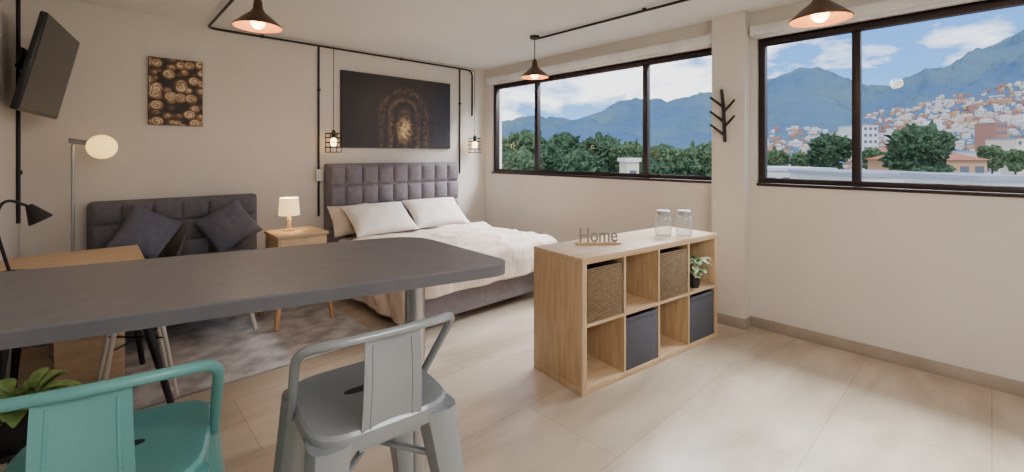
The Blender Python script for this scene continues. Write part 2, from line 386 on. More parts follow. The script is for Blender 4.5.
# ------------------------------------------------------------------ bar stools
def sq_ring(a, z, n=5, seg=40, cx=0, cy=0):
    out = []
    for k in range(seg):
        f = 2*PI*k/seg; c, s = math.cos(f), math.sin(f)
        q = (abs(c)**n + abs(s)**n)**(-1/n)
        out.append(V((cx+a*q*c, cy+a*q*s, z)))
    return out
def stool(label, m, loc, rz):
    t = thing('bar_stool', label, 'stool', loc, rz, 'metal bar stools at the counter')
    a = .182
    prof = [(.001,.757),(.25,.7575),(.5,.759),(.75,.763),(.91,.768),(.965,.767),(1.0,.759),(1.0,.730),(.99,.722),(.95,.722),(.94,.746)]
    st = ob('seat', MB().loft([sq_ring(a*k, z) for k, z in prof], cap=False), m, t)
    slot = MB(); pts = []
    for k in range(24):
        f = 2*PI*k/24; pts.append((.055*math.copysign(abs(math.cos(f))**.6, math.cos(f)), .03+.014*math.sin(f)))
    slot.prism(pts, .7568, .7592); ob('handle_slot_shade', slot, MT['dark'], st)  # solid dark inset, coloured as the shade inside the handle hole
    for sx in (-1, 1):
        for sy in (-1, 1):
            rings = []
            for k in range(9):
                q = k/8; z = .744*(1-q)+.012*q
                half = .033*(1-q)**1.2 + .018
                off = .138*(1-q)+.235*q
                rings.append(sq_ring(half, z, 3.2, 16, sx*off, sy*off))
            lg = ob('leg', MB().loft(rings), m, t)
            ob('foot_cap', MB().lathe([(.001,0),(.024,0),(.024,.02),(.021,.03)], (sx*.235, sy*.235, 0), 16, cap=True), MT['dark'], lg)
    z = .30; o = .138*(z/.744)+.235*(1-z/.744)
    for p0, p1 in (((-o,-o),(o,-o)), ((o,-o),(o,o)), ((o,o),(-o,o)), ((-o,o),(-o,-o))):
        ob('footrest_bar', MB().tube([(*p0,z),(*p1,z)], .011, 10), m, t)
    zc = .60; o = .138*(zc/.744)+.235*(1-zc/.744)
    ob('cross_brace', MB().tube([(-o,-o,zc),(0,0,zc+.02),(o,o,zc)], .009, 8).tube([(-o,o,zc),(0,0,zc+.03),(o,-o,zc)], .009, 8), m, t)
    path = [(-.188,.05,.73),(-.190,.02,.77),(-.208,-.12,.965),(-.13,-.180,.985),(0,-.194,.988),(.13,-.180,.985),(.208,-.12,.965),(.190,.02,.77),(.188,.05,.73)]
    ob('back_frame', MB().tube(fillet(path, .05), .0115, 12), m, t)
    def sp(u, v, off=0):
        x = (u-.5)*(.140+.018*(1-v)); yy = -.175*(1-v) - .188*v + .012*math.cos((u-.5)*2.2) - off - .010*math.sin(v*PI)
        return V((x, yy, .71 + .275*v))
    sb = MB().grid(lambda u, v: sp(u, v, 0), 10, 14).grid(lambda u, v: sp(1-u, v, .004), 10, 14)
    ob('back_splat', sb, m, t)
    ribs = MB()
    for u in (.15, .85): ribs.tube([sp(u, v/12, .004) for v in range(1, 12)], .003, 6)
    ob('splat_rib', ribs, m, t)
    return t
stool('pale grey metal bar stool with low back beside the steel post', MT['stoolgrey'], (.562,1.192,0), R(-6))
stool('teal green metal bar stool with low back in the left foreground', MT['stoolteal'], (.030,1.325,0), R(-13))

# ------------------------------------------------------------------ cube shelf
SW, SH, SD = 1.47, .81, .455; PT = .038; IT = .018
shelf_rz = R(-7)
t = thing('cube_shelf', 'oak veneer cube shelf of eight compartments standing in mid floor', 'shelf', (2.10,1.64,0), shelf_rz)
ob('top_panel', MB().b2(0, SW, 0, SD, SH-PT, SH, .002), MT['oak'], t)
ob('bottom_panel', MB().b2(0, SW, 0, SD, 0, PT, .002), MT['oak'], t)
for x in (0, SW-PT): ob('side_panel', MB().b2(x, x+PT, 0, SD, PT, SH-PT, .002), MT['oakv'], t)
cw = (SW-2*PT-3*IT)/4; ch = (SH-2*PT-IT)/2
ob('middle_shelf', MB().b2(PT, SW-PT, .002, SD-.012, PT+ch, PT+ch+IT), MT['oak'], t)
for k in range(3):
    x = PT+cw*(k+1)+IT*k
    for z0 in (PT, PT+ch+IT): ob('divider', MB().b2(x, x+IT, .002, SD-.012, z0, z0+ch), MT['oakv'], t)
ob('back_panel', MB().b2(PT, SW-PT, SD-.012, SD-.002, PT, SH-PT), MT['oakdark'], t)
shelf_M = Matrix.Translation((2.10,1.64,0)) @ Matrix.Rotation(shelf_rz, 4, 'Z')
def cell(k, row): return (PT+(cw+IT)*k + cw/2, PT+(ch+IT)*row)
def openbox(w_, h_, d_, th=.006, bev=.004):
    m = MB(); m.b2(-w_/2, w_/2, 0, th, 0, h_, bev*.6); m.b2(-w_/2, w_/2, d_-th, d_, 0, h_, bev*.6)
    m.b2(-w_/2, -w_/2+th, th, d_-th, 0, h_); m.b2(w_/2-th, w_/2, th, d_-th, 0, h_); m.b2(-w_/2+th, w_/2-th, th, d_-th, 0, th)
    return m
def on_shelf(x, y, z): return shelf_M @ V((x, y, z))
for k, lab in ((0, 'brown woven basket in the upper left shelf compartment above the empty one'), (2, 'brown woven basket in the upper shelf row next to the potted plant')):
    cx, cz = cell(k, 1)
    b = thing('storage_basket', lab, 'basket', on_shelf(cx, .006, cz+.001), shelf_rz, 'woven baskets in the cube shelf')
    ob('basket_body', openbox(cw-.02, ch-.04, .36, .012, .008), MT['wicker'], b)
    rim = MB(); a, d_, h_ = (cw-.02)/2-.006, .36, ch-.04
    rim.tube(fillet([(-a,.006,h_),(a,.006,h_),(a,d_-.006,h_),(-a,d_-.006,h_),(-a,.006,h_)], .01, 3), .008, 8)
    ob('rim', rim, MT['wicker'], b)
for k, lab in ((1, 'dark grey canvas storage box in the lower row near the left end'), (3, 'dark grey canvas storage box directly under the potted plant')):
    cx, cz = cell(k, 0)
    b = thing('fabric_box', lab, 'box', on_shelf(cx, .004, cz+.001), shelf_rz, 'canvas boxes in the cube shelf')
    ob('box_body', openbox(cw-.012, ch-.025, .37, .006, .006), MT['fabricbox'], b)
    ob('hem', MB().b2(-(cw-.012)/2+.002, (cw-.012)/2-.002, -.002, .002, ch-.055, ch-.03, .001), MT['fabricbox'], b)
def leaf(mb, base, d, L, wd, droop=.3):
    base = V(base); d = V(d).normalized(); side = d.cross(V((0,0,1)))
    if side.length < .01: side = V((1,0,0))
    side.normalize(); up = side.cross(d).normalized()
    tt = bmesh.new(); rows = []
    for i in range(7):
        q = i/6; c = base + d*L*q - V((0,0,1))*droop*L*q*q
        wv = wd*math.sin(PI*min(1, q*.93+.05))**.8
        rows.append([tt.verts.new(c - side*wv + up*wv*.25), tt.verts.new(c), tt.verts.new(c + side*wv + up*wv*.25)])
    for a, b in zip(rows[:-1], rows[1:]):
        for j in range(2): tt.faces.new((a[j], a[j+1], b[j+1], b[j]))
    mb.add(tt)
cx, cz = cell(3, 1)
t = thing('potted_plant', 'small variegated white and green plant in black pot on the shelf', 'plant', on_shelf(cx-.01, .07, cz+.001), shelf_rz)
pot = ob('pot', MB().lathe([(.001,0),(.042,0),(.055,.10),(.058,.105),(.052,.105),(.048,.09),(.001,.09)], seg=24), MT['potblack'], t)
lv = MB(); st = MB()
for i in range(44):
    a = random.uniform(0, 2*PI); el = random.uniform(.1, 1.2); h0 = random.uniform(.11, .22)
    d = V((math.cos(a)*math.cos(el), math.sin(a)*math.cos(el)-.35, math.sin(el)*.7))
    b0 = V((math.cos(a)*.03, math.sin(a)*.02-.03, h0)); leaf(lv, b0, d, random.uniform(.06,.105), .026, .4)
    if i % 3 == 0: st.tube([(0,0,.085), b0], .002, 5)
ob('foliage', lv, MT['leafw'], t, 80); ob('stem', st, MT['leaf'], t)

def jar(loc, label):
    t = thing('glass_jar', label, 'jar', loc, 0, 'glass jars on the cube shelf')
    ob('jar_body', MB().lathe([(.001,0),(.055,0),(.060,.008),(.061,.12),(.056,.145),(.045,.155),(.045,.168)], seg=28), MT['jarglass'], t)
    l = ob('lid', MB().lathe([(.001,.158),(.052,.158),(.052,.186),(.048,.191),(.001,.193)], seg=28), MT['lid'], t)
    ob('wire_clasp', MB().tube([(.047*math.cos(a*PI/12), .047*math.sin(a*PI/12), .152) for a in range(24)], .002, 6, True), MT['lid'], t)
jar((3.16,1.70,SH+.001), 'clear glass jar with metal lid on the shelf, nearer the lettering')
jar((3.27,1.59,SH+.001), 'clear glass jar with metal lid on the shelf, nearer the pillar')

t = thing('lettering_ornament', 'small standing word ornament on a wooden strip on the shelf top', 'ornament', (2.53,1.84,SH+.001), R(-40))
ob('base_strip', MB().b2(-.155, .155, -.022, .022, 0, .014, .002), MT['oak'], t)
cu_ = bpy.data.curves.new('lettering', 'FONT'); cu_.body = 'Home'; cu_.size = .135; cu_.extrude = .005; cu_.offset = .0012; cu_.align_x = 'CENTER'; cu_.space_character = .98
to = bpy.data.objects.new('lettering', cu_); COL.objects.link(to)
bpy.context.view_layer.update()
me = bpy.data.meshes.new_from_object(to.evaluated_get(bpy.context.evaluated_depsgraph_get()))
bpy.data.objects.remove(to)
me.transform(Matrix.Translation((0,0,.016)) @ Matrix.Scale(.80, 4, V((1,0,0))) @ Matrix.Rotation(R(90), 4, 'X')); me.materials.clear(); me.materials.append(MT['brass'])
lo = bpy.data.objects.new('lettering', me); COL.objects.link(lo); lo.parent = t

# ------------------------------------------------------------------ bed
def tuft(mb, w_, h_, cols, rows, depth, base, n=12, edge=.03):
    def fn(s, q):
        tile = (abs(math.sin(PI*s*cols))*abs(math.sin(PI*q*rows)))**.38
        e = min(1, min(s*w_, (1-s)*w_, (1-q)*h_)/edge); e = math.sin(e*PI/2)
        return V((-w_/2+s*w_, -(base+depth*tile)*e, q*h_))
    mb.grid(fn, cols*n, rows*n)
    return mb
BX0, BX1, BY0 = 1.86, 3.38, 3.08
t = thing('bed', 'double bed with grey tufted headboard and grey upholstered base', 'bed', (2.63,3.9,0))
def L_(x0, x1, y0, y1, z0, z1, bev): return MB().b2(x0-2.63, x1-2.63, y0-3.9, y1-3.9, z0, z1, bev, 3)
ob('bed_base', L_(BX0, BX1, BY0, 4.66, .07, .34, .025), MT['bedgrey'], t)
ob('mattress', L_(BX0, BX1, BY0, 4.66, .34, .555, .05), MT['sheet'], t)
for x in (BX0+.08, BX1-.08):
    for y in (BY0+.08, 4.55): ob('leg', MB().lathe([(.02,0),(.028,.07)], (x-2.63, y-3.9, 0), 14, cap=True), MT['blackp'], t)
hb = MB(); hb.b2(-.845, .845, 4.74-3.9, 4.815-3.9, .06, 1.33, .02, 3)
hm = MB(); tuft(hm, 1.68, .90, 9, 4, .045, .03)
bmesh.ops.translate(hm.bm, verts=hm.bm.verts, vec=V((0, 4.745-3.9, .42)))
me_ = bpy.data.meshes.new('q'); hm.bm.to_mesh(me_); hb.bm.from_mesh(me_)
hd = ob('headboard', hb, MT['bedgrey'], t, 60)
for r_ in range(1, 4):
    for c_ in range(1, 9):
        ob('button', MB().ball((-.84+1.68*c_/9, 4.745-3.9-.034, .42+.90*r_/4), .013, 2, (1,.6,1)), MT['bedgrey'], hd)

DW = BX1-BX0; DZ = .576
def drop(s, rr=.06):
    if s <= 0: return 0, 0
    if s < rr*PI/2: return rr*math.sin(s/rr), rr*(1-math.cos(s/rr))
    return rr, rr + (s-rr*PI/2)
LO, RO, FO, HEAD = .52, .26, .31, 1.15
def duv(u, v):
    a = -LO + u*(DW+LO+RO); b = -FO + v*(HEAD+FO)
    ox, dx = drop(-a) if a < 0 else drop(a-DW)
    oy, dy = drop(-b) if b < 0 else (0, 0)
    x = (max(0, min(DW, a))) + (-ox if a < 0 else ox)
    y = max(0, b) - oy
    d = max(dx, dy)+.25*min(dx, dy); d = min(d, .49)
    wr = noise.fractal(V((a*2.6, b*2.0, 3.1)), 1, 2, 4)
    z = DZ - d + (.009*wr if d < .05 else .003*wr)
    if d < .05:
        z += .003*math.sin(a*9+2*wr)
        rg_ = 1-abs(noise.noise(V((a*2.2+b*1.3, b*2.9-a*1.1, 1.7))))*2.6
        z += .015*max(0, rg_)**3
        rg_ = 1-abs(noise.noise(V((a*4.1-b*2.3, b*3.4+a*1.6, 7.7))))*2.8
        z += .007*max(0, rg_)**3
    k = min(1, d/.12)
    if a < 0 or a > DW: x += (-1 if a < 0 else 1)*k*(.014+.016*math.sin(b*15+wr*3))
    if b < 0: y -= k*(.016+.016*math.sin(a*14+wr*3))
    if b > HEAD-.22: z += .022*math.sin((b-(HEAD-.22))/.22*PI)
    return V((BX0+x, BY0+y, z))
dv = ob('duvet', MB().grid(duv, 150, 110), MT['duvet'], None, 80)
sm = dv.modifiers.new('thickness', 'SOLIDIFY'); sm.thickness = .016; sm.offset = 1
tag(dv, 'crumpled cream duvet spread over the bed and hanging over its sides', 'duvet')

def cushion_mb(w_, h_, th, n=22, wr=.012, seed=0):
    mb = MB()
    for sgn in (1, -1):
        def fn(u, v):
            a, b = 2*u-1, 2*v-1
            if sgn < 0: a = -a
            x = a*w_/2*(1-.07*(1-b*b)); y = b*h_/2*(1-.07*(1-a*a))
            e = max(0, (1-a*a)*(1-b*b))**.42
            z = sgn*th/2*e + wr*e*noise.noise(V((a*2.5+seed, b*2.5, sgn)))
            return V((x, y, z))
        mb.grid(fn, n, n)
    return mb
def pillow(name, label, cat, size, loc, eul, m, group, seed):
    o = ob(name, cushion_mb(*size, seed=seed), m, None, 70)
    o.location = loc; o.rotation_euler = eul
    return tag(o, label, cat, group)
pillow('pillow', 'plump white pillow propped on the bed, nearer the nightstand', 'pillow', (.72,.46,.17), (2.23,4.41,.755), (R(36),0,R(3)), MT['sheet'], 'white pillows on the bed', 1)
pillow('pillow', 'plump white pillow propped on the bed, nearer the window', 'pillow', (.70,.46,.17), (2.95,4.45,.755), (R(37),0,R(-3)), MT['sheet'], 'white pillows on the bed', 5)
pillow('pillow', 'beige pillow half hidden behind the white one, by the nightstand', 'pillow', (.46,.34,.12), (1.99,4.585,.745), (R(62),0,R(6)), MT['beige'], None, 3)

# ------------------------------------------------------------------ sofa
t = thing('sofa', 'charcoal armless two-seat sofa with buttoned back against the back wall', 'sofa', (.515,4.4,0))
sw = 1.08; bw = 1.16; bx = .035
bk = MB().b2(bx-bw/2, bx+bw/2, .27, .385, .34, 1.06, .04, 3)
q = MB(); tuft(q, bw-.02, .52, 6, 3, .03, .05); bmesh.ops.translate(q.bm, verts=q.bm.verts, vec=V((bx,.285,.535)))
me_ = bpy.data.meshes.new('q'); q.bm.to_mesh(me_); bk.bm.from_mesh(me_)
sb_ = ob('backrest', bk, MT['sofagrey'], t, 60)
for r_ in (1, 2):
    for c_ in range(1, 6): ob('button', MB().ball((bx-.57+1.14*c_/6, .285-.052, .535+.52*r_/3), .011, 2, (1,.6,1)), MT['sofagrey'], sb_)
ob('seat_frame', MB().b2(-sw/2+.01, sw/2-.01, -.34, .36, .26, .36, .02), MT['sofagrey'], t)
for x in (-sw/4, sw/4): ob('seat_cushion', MB().b2(x-sw/4+.004, x+sw/4-.004, -.36, .235, .36, .59, .05, 4), MT['sofagrey'], t)
for x in (-1, 1):
    for y in (-.30, .28): ob('leg', MB().tube([(x*.40, y, .27),(x*.45, y+(-.03 if y < 0 else .02), .014)], [.024,.014], 12), MT['paleleg'], t)
pillow('throw_cushion', 'dark slate square cushion on its corner, left side of sofa', 'cushion', (.37,.37,.15), (.31,4.43,.815), (R(68),R(30),R(4)), MT['cushion'], 'slate cushions on the sofa', 2)
pillow('throw_cushion', 'dark slate square cushion on its corner, sofa side by nightstand', 'cushion', (.37,.37,.15), (.85,4.43,.815), (R(68),R(-32),R(-4)), MT['cushion'], 'slate cushions on the sofa', 9)

# ------------------------------------------------------------------ nightstand + lamp
t = thing('nightstand', 'honey wood nightstand on splayed legs between sofa and bed', 'nightstand', (1.30,4.14,0))
ob('body', MB().b2(-.195, .195, -.18, .19, .57, .735, .006), MT['lightwood'], t)
ob('top', MB().b2(-.205, .205, -.20, .20, .735, .76, .006), MT['lightwood'], t)
d = ob('drawer', MB().b2(-.18, .18, -.192, -.178, .585, .722, .004), MT['lightwood'], t)
ob('knob', MB().lathe([(.006,0),(.008,.012),(.016,.018),(.012,.027),(.001,.029)], (0,0,0), 16, Matrix.Translation((0,-.192,.655)) @ Matrix.Rotation(R(90), 4, 'X')), MT['blackp'], d)
for x in (-1, 1):
    for y in (-1, 1): ob('leg', MB().tube([(x*.15, y*.14, .57),(x*.225, y*.235, .014)], [.030,.018], 12), MT['legwood'], t)
t = thing('table_lamp', 'small lit table lamp with cream drum shade on the nightstand', 'lamp', (1.26,4.2,.761))
ob('base', MB().lathe([(.001,0),(.05,0),(.05,.012),(.018,.02),(.014,.05),(.02,.09),(.01,.13),(.006,.15)], seg=24), MT['lightwood'], t)
ob('shade', MB().lathe([(.085,.135),(.075,.285)], seg=28), MT['shade'], t)
ob('bulb', MB().ball((0,0,.19), .028, 2), MT['bulb'], t)
plight('table_lamp_light', (1.26,4.2,.98), 4.5, (1,.72,.42), .03)

# ------------------------------------------------------------------ floor lamp
t = thing('floor_lamp', 'slim floor lamp with glowing round globe beside the sofa', 'lamp', (-.10,4.52,0))
ob('base', MB().lathe([(.001,.014),(.12,.014),(.12,.028),(.02,.038)], seg=28), MT['chrome'], t)
ob('pole', MB().tube(fillet([(0,0,.03),(0,0,1.52),(.09,-.02,1.50)], .04), .010, 10), MT['chrome'], t)
ob('collar', MB().tube([(-.02,.003,1.525),(.085,-.017,1.505)], .018, 14), MT['chrome'], t)
ob('globe', MB().ball((.155,-.03,1.48), .088, 4), MT['globe'], t)

# ------------------------------------------------------------------ rug, desk, desk chair, desk lamp, plant
rg = MB(); rg.b2(-.15, 1.64, 3.24, 4.62, .001, .013, .004)
tag(ob('rug', rg, MT['rug']), 'mottled grey rug under the desk and sofa', 'rug')
t = thing('desk', 'pale wood desk on splayed black legs against the left wall', 'desk', (-.05,3.55,.0))
ob('desktop', MB().b2(-.32, .275, -.42, .36, .79, .82, .004), MT['lightwood'], t)
ob('front_rail', MB().b2(-.28, .24, -.38, .32, .74, .79, .003), MT['lightwood'], t)
for x, y, fx, fy, fz in ((.21,-.34,.38,-.46,0),(.21,.28,.30,.36,.014),(-.24,-.34,-.29,-.42,0),(-.24,.28,-.29,.36,0)):
    ob('leg', MB().tube([(x,y,.75),(fx,fy,fz)], [.024,.015], 12), MT['black'], t)
t = thing('side_cabinet', 'low plain pale wood cabinet under the desk', 'cabinet', (-.02,3.68,.014))
ob('body', MB().b2(-.14, .17, -.02, .18, 0, .52, .004), MT['lightwood'], t)
ob('door', MB().b2(-.137, .167, -.036, -.021, .004, .516, .003), MT['lightwood'], t)
t = thing('desk_chair', 'black shell armchair on pale legs drawn up by the desk', 'chair', (.19,3.42,.014), R(92))
def shell(u, v, off=0):
    f = 2*PI*u; q = v
    back = .5-.5*math.cos(f)
    hgt = .0 + .18*min(1, back*2.0)**1.3 + .32*max(0, (back-.6)/.4)**1.2
    rx, ry = .24, .22
    rad = q**.75
    x = rx*rad*math.sin(f); y = ry*rad*math.cos(f)*(1+.05*q)
    z = .47 + hgt*q**3.2 - .012*(1-q) - off
    if back < .25: z -= .03*q**4
    return V((x, y, z))
sh = ob('seat_shell', MB().grid(lambda u, v: shell(u, v), 48, 16), MT['blackp'], t, 70)
so = sh.modifiers.new('thickness', 'SOLIDIFY'); so.thickness = .008
for sx in (-1, 1):
    for sy in (-1, 1): ob('leg', MB().tube([(sx*.11, sy*.10, .46),(sx*.165, sy*.17, 0)], [.013,.009], 12), MT['paleleg'], t)
ob('brace', MB().tube([(-.125,-.12,.34),(.125,.12,.34)], .005, 8).tube([(-.125,.12,.33),(.125,-.12,.33)], .005, 8), MT['black'], t)
t = thing('desk_lamp', 'black gooseneck desk lamp bent over the desk at the left edge', 'lamp', (-.30,3.34,.821))
ob('base', MB().lathe([(.001,0),(.065,0),(.065,.015),(.02,.024)], seg=24), MT['black'], t)
ob('stem', MB().tube(fillet([(0,0,.02),(-.05,-.02,.27),(-.02,0,.39),(.075,.02,.33)], .12, 10), .007, 10), MT['black'], t)
ob('lamp_head', MB().lathe([(.014,.055),(.02,.04),(.048,-.03),(.05,-.04),(.046,-.04),(.018,.034)], (0,0,0), 24, Matrix.Translation((.09,.02,.295)) @ Matrix.Rotation(R(-28), 4, 'Y')), MT['black'], t)
t = thing('plant_stand', 'dark slim stand under the leafy plant below the counter', 'plant stand', (-.20,2.50,0))
ob('top', MB().lathe([(.001,.33),(.12,.33),(.12,.35),(.001,.35)], seg=28), MT['black'], t)
for k in range(3):
    a = 2*PI*k/3+.4; ob('leg', MB().tube([(.09*math.cos(a), .09*math.sin(a), .335),(.12*math.cos(a), .12*math.sin(a), 0)], .010, 10), MT['black'], t)
t = thing('leafy_plant', 'leafy light green plant in a dark pot behind the teal stool', 'plant', (-.20,2.50,.351))
ob('pot', MB().lathe([(.001,0),(.075,0),(.085,.10),(.09,.11),(.08,.11),(.075,.09),(.001,.09)], seg=28), MT['potblack'], t)
lv = MB()
for i in range(90):
    a = random.uniform(0, 2*PI); el = random.uniform(-.15, 1.2)
    dd = V((math.cos(a)*math.cos(el), math.sin(a)*math.cos(el), math.sin(el)))
    leaf(lv, V((math.cos(a)*.05, math.sin(a)*.05, .10+random.uniform(0,.07))), dd, random.uniform(.08,.145), .027, .45)
ob('foliage', lv, MT['leaf'], t, 80)

# ------------------------------------------------------------------ television
t = thing('television', 'black flat television tilted down on a bracket on the left wall', 'television', (-.185,4.2,1.965))
t.rotation_euler = (0, R(12), R(-8.2))
ob('housing', MB().b2(-.035, .0, -.43, .43, -.295, .295, .008), MT['blackp'], t)
ob('screen', MB().b2(-.001, .002, -.42, .42, -.275, .285), MT['screen'], t)
ob('rear_bulge', MB().b2(-.07, -.03, -.25, .25, -.18, .12, .015), MT['blackp'], t)
ob('wall_bracket', MB().b2(-.15, -.065, -.03, .03, -.02, .06, .004).b2(-.155, -.14, -.08, .08, -.03, .10, .003), MT['black'], t)

# ------------------------------------------------------------------ pictures
def picture(name, label, x0, x1, z0, z1, m):
    t = thing(name, label, 'picture', ((x0+x1)/2, YB-.001, (z0+z1)/2))
    w_, h_ = (x1-x0)/2, (z1-z0)/2
    ob('canvas', MB().b2(-w_, w_, -.03, 0, -h_, h_, .003), MT['canvas'], t)
    ob('print', MB().b2(-w_+.003, w_-.003, -.0315, -.029, -h_+.003, h_-.003), m, t)
picture('wall_picture', 'small upright picture of brown and golden spirals above the sofa', .343, .721, 1.675, 2.245, MT['spirals'])
picture('wall_picture', 'large dark picture with a golden lit arch above the bed', 1.965, 3.396, 1.50, 2.342, MT['arch'])

# ------------------------------------------------------------------ conduits, cage lamps, pendants
PZ = 2.575
def pipe(name, label, pts, r=.011, group='black conduit pipes', clips=()):
    t = thing(name, label, 'pipe', pts[0]); o0 = V(pts[0])
    if group: t['group'] = group
    ob('pipe_run', MB().tube(fillet([V(p)-o0 for p in pts], .09, 8), r, 12), MT['black'], t)
    for c in clips:
        ob('pipe_clip', MB().box(V(c)-o0, (.03,.03,.03), .005), MT['black'], t)
PY = 4.8185
pipe('conduit_pipe', 'black conduit along the ceiling over the sofa and bed wall', [(.76,.6,PZ),(.76,PY,PZ-.01),(3.77,PY,PZ-.01),(3.77,PY,1.95)], clips=[(.76,3.6,2.582),(1.2,4.8145,PZ-.01),(2.7,4.8145,PZ-.01)])
pipe('conduit_pipe', 'black conduit down the wall at the nightstand side of the bed', [(1.735,PY,PZ-.022),(1.735,PY,.78)], clips=[(1.735,4.8145,2.1)])
pipe('conduit_pipe', 'black conduit down the wall at the window side of the bed', [(3.56,PY,PZ-.022),(3.56,PY,1.18)], clips=[(3.56,4.8145,2.1)])
pipe('conduit_pipe', 'black conduit along the ceiling parallel to the windows', [(3.23,3.05,PZ),(3.23,-1.6,PZ)], clips=[(3.23,1.9,2.582)])
pipe('conduit_pipe', 'black conduit down the left wall behind the television', [(XL+.0115,4.57,PZ-.02),(XL+.0115,4.57,.95)], clips=[(XL+.0155,4.57,1.3)])
t = thing('wall_switch', 'small pale switch box on the conduit left of the headboard', 'switch', (1.735,4.825,1.21))
ob('switch_box', MB().b2(-.035, .035, -.045, -.022, -.06, .06, .006), MT['white'], t)
ob('rocker', MB().b2(-.015, .015, -.05, -.043, -.025, .025, .003), MT['white'], t)

def cage_lamp(x, y, ztop, label):
    t = thing('cage_lamp', label, 'lamp', (x,y,1.45), 0, 'wire cage lamps beside the bed')
    ob('cable', MB().tube(fillet([(0,0,.21),(0,0,ztop-1.45-.02),(0,PY-y-.012,ztop-1.45-.005)], .05), .004, 6), MT['black'], t)
    ob('socket', MB().lathe([(.001,.23),(.016,.23),(.022,.20),(.022,.15),(.001,.15)], seg=16), MT['black'], t)
    ob('bulb', MB().ball((0,0,.105), .036, 3, (1,1,1.25)), MT['bulb'], t)
    cg = MB()
    for z in (0, .05, .10, .15, .195): cg.tube([(.082*math.cos(2*PI*k/24), .082*math.sin(2*PI*k/24), z) for k in range(24)], .0045, 6, True)
    for k in range(8):
        a = 2*PI*k/8; cg.tube([(.082*math.cos(a), .082*math.sin(a), 0),(.082*math.cos(a), .082*math.sin(a), .195),(.02*math.cos(a), .02*math.sin(a), .2)], .004, 6)
    ob('cage', cg, MT['black'], t)
    plight('cage_light', (x,y,1.555), 4.5, (1,.66,.34), .03)
cage_lamp(1.845, 4.70, PZ-.01, 'lit black wire cage lamp hanging on the nightstand side of the bed')
cage_lamp(3.72, 4.70, PZ-.01, 'lit black wire cage lamp hanging on the window side of the bed')

def pendant(x, y, zb, r, ztop, label, canopy=True):
    t = thing('pendant_lamp', label, 'lamp', (x,y,zb), 0, 'black cone pendant lamps')
    k = r/.145
    prof = [(.145*k,0),(.146*k,.006),(.10*k,.05*k),(.045*k,.095*k),(.030*k,.12*k),(.024*k,.17*k),(.012*k,.185*k)]
    ob('shade', MB().lathe(prof, seg=40), MT['shadeblack'], t)
    ob('shade_lining', MB().lathe([(a-.003, b-.004 if i else b) for i, (a, b) in enumerate(prof[:5])], seg=40), MT['gold'], t)
    ob('bulb', MB().ball((0,0,.03*k), .042*k, 3), MT['bulb'], t)
    ob('cable', MB().tube([(0,0,.18*k),(0,0,ztop-zb)], .0045, 8), MT['black'], t)
    if canopy: ob('canopy', MB().lathe([(.001,ztop-zb-.03),(.045,ztop-zb-.028),(.05,ztop-zb),(.001,ztop-zb)], seg=24), MT['black'], t)
    plight('pendant_light', (x,y,zb-.03), 7, (1,.80,.58), .05)
pendant(.745, 3.08, 2.205, .137, PZ-.012, 'black cone pendant lamp with gold lining above the counter and sofa side', False)
pendant(3.21, 3.10, 2.19, .14, ZC, 'black cone pendant lamp nearest the corner of the long window')
pendant(2.72, .60, 2.11, .138, ZC, 'black cone pendant lamp in front of the window right of the pillar')

# ------------------------------------------------------------------ wall hook
t = thing('wall_hook', 'dark branch shaped coat hook fixed on the white pillar', 'coat hook', (XR-.121, 1.535, 1.75))
ob('trunk', MB().tube([(-.012,.02,.22),(-.012,.005,.1),(-.012,0,0),(-.012,-.01,-.22)], [.012,.014,.015,.013], 8), MT['black'], t)
for s, z in ((1,.10),(-1,.06),(1,-.02),(-1,-.07),(1,-.13)):
    ob('peg', MB().tube([(-.014,0,z-.03),(-.03,s*.055,z+.02),(-.05,s*.10,z+.06)], [.011,.010,.009], 8), MT['black'], t)

# ------------------------------------------------------------------ outside
def DP(px_, D): u = (px_-512)/F; return D*(SY+CY*u), D*(CY-SY*u)
GZ = -9.0
struct('ground', MB().b2(4.5, 900, -700, 900, GZ-1, GZ), MT['ground'])
RT = [(300,130),(480,133),(540,126),(580,120),(620,108),(660,103),(700,95),(730,94),(757,86),(780,74),(800,66),(820,70),(845,80),(868,90),(895,84),(925,70),(955,62),(985,48),(1024,30),(1080,14),(1200,5),(1350,40)]
def ridge(p):
    for (a, ya), (b, yb) in zip(RT[:-1], RT[1:]):
        if a <= p <= b: return ya+(yb-ya)*(p-a)/(b-a)
    return RT[-1][1]
D0, D1 = 130.0, 800.0
def terr(p, s):
    D = D0+(D1-D0)*s; zr = H+(HZ-ridge(p))/F*D1
    z = GZ+(zr-GZ)*max(0, s)**1.35 if s <= 1 else zr*(1-(s-1)*1.2)
    x, y = DP(p, D)
    n_ = noise.fractal(V((x*.009, y*.009, 2)), 1, 2, 6)*32*min(1, s*1.4)*(1 if s < .93 else .45)
    return V((x, y, z+n_-.4))
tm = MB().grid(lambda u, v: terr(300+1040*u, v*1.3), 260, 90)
mo = struct('mountain', tm, MT['mountain'])

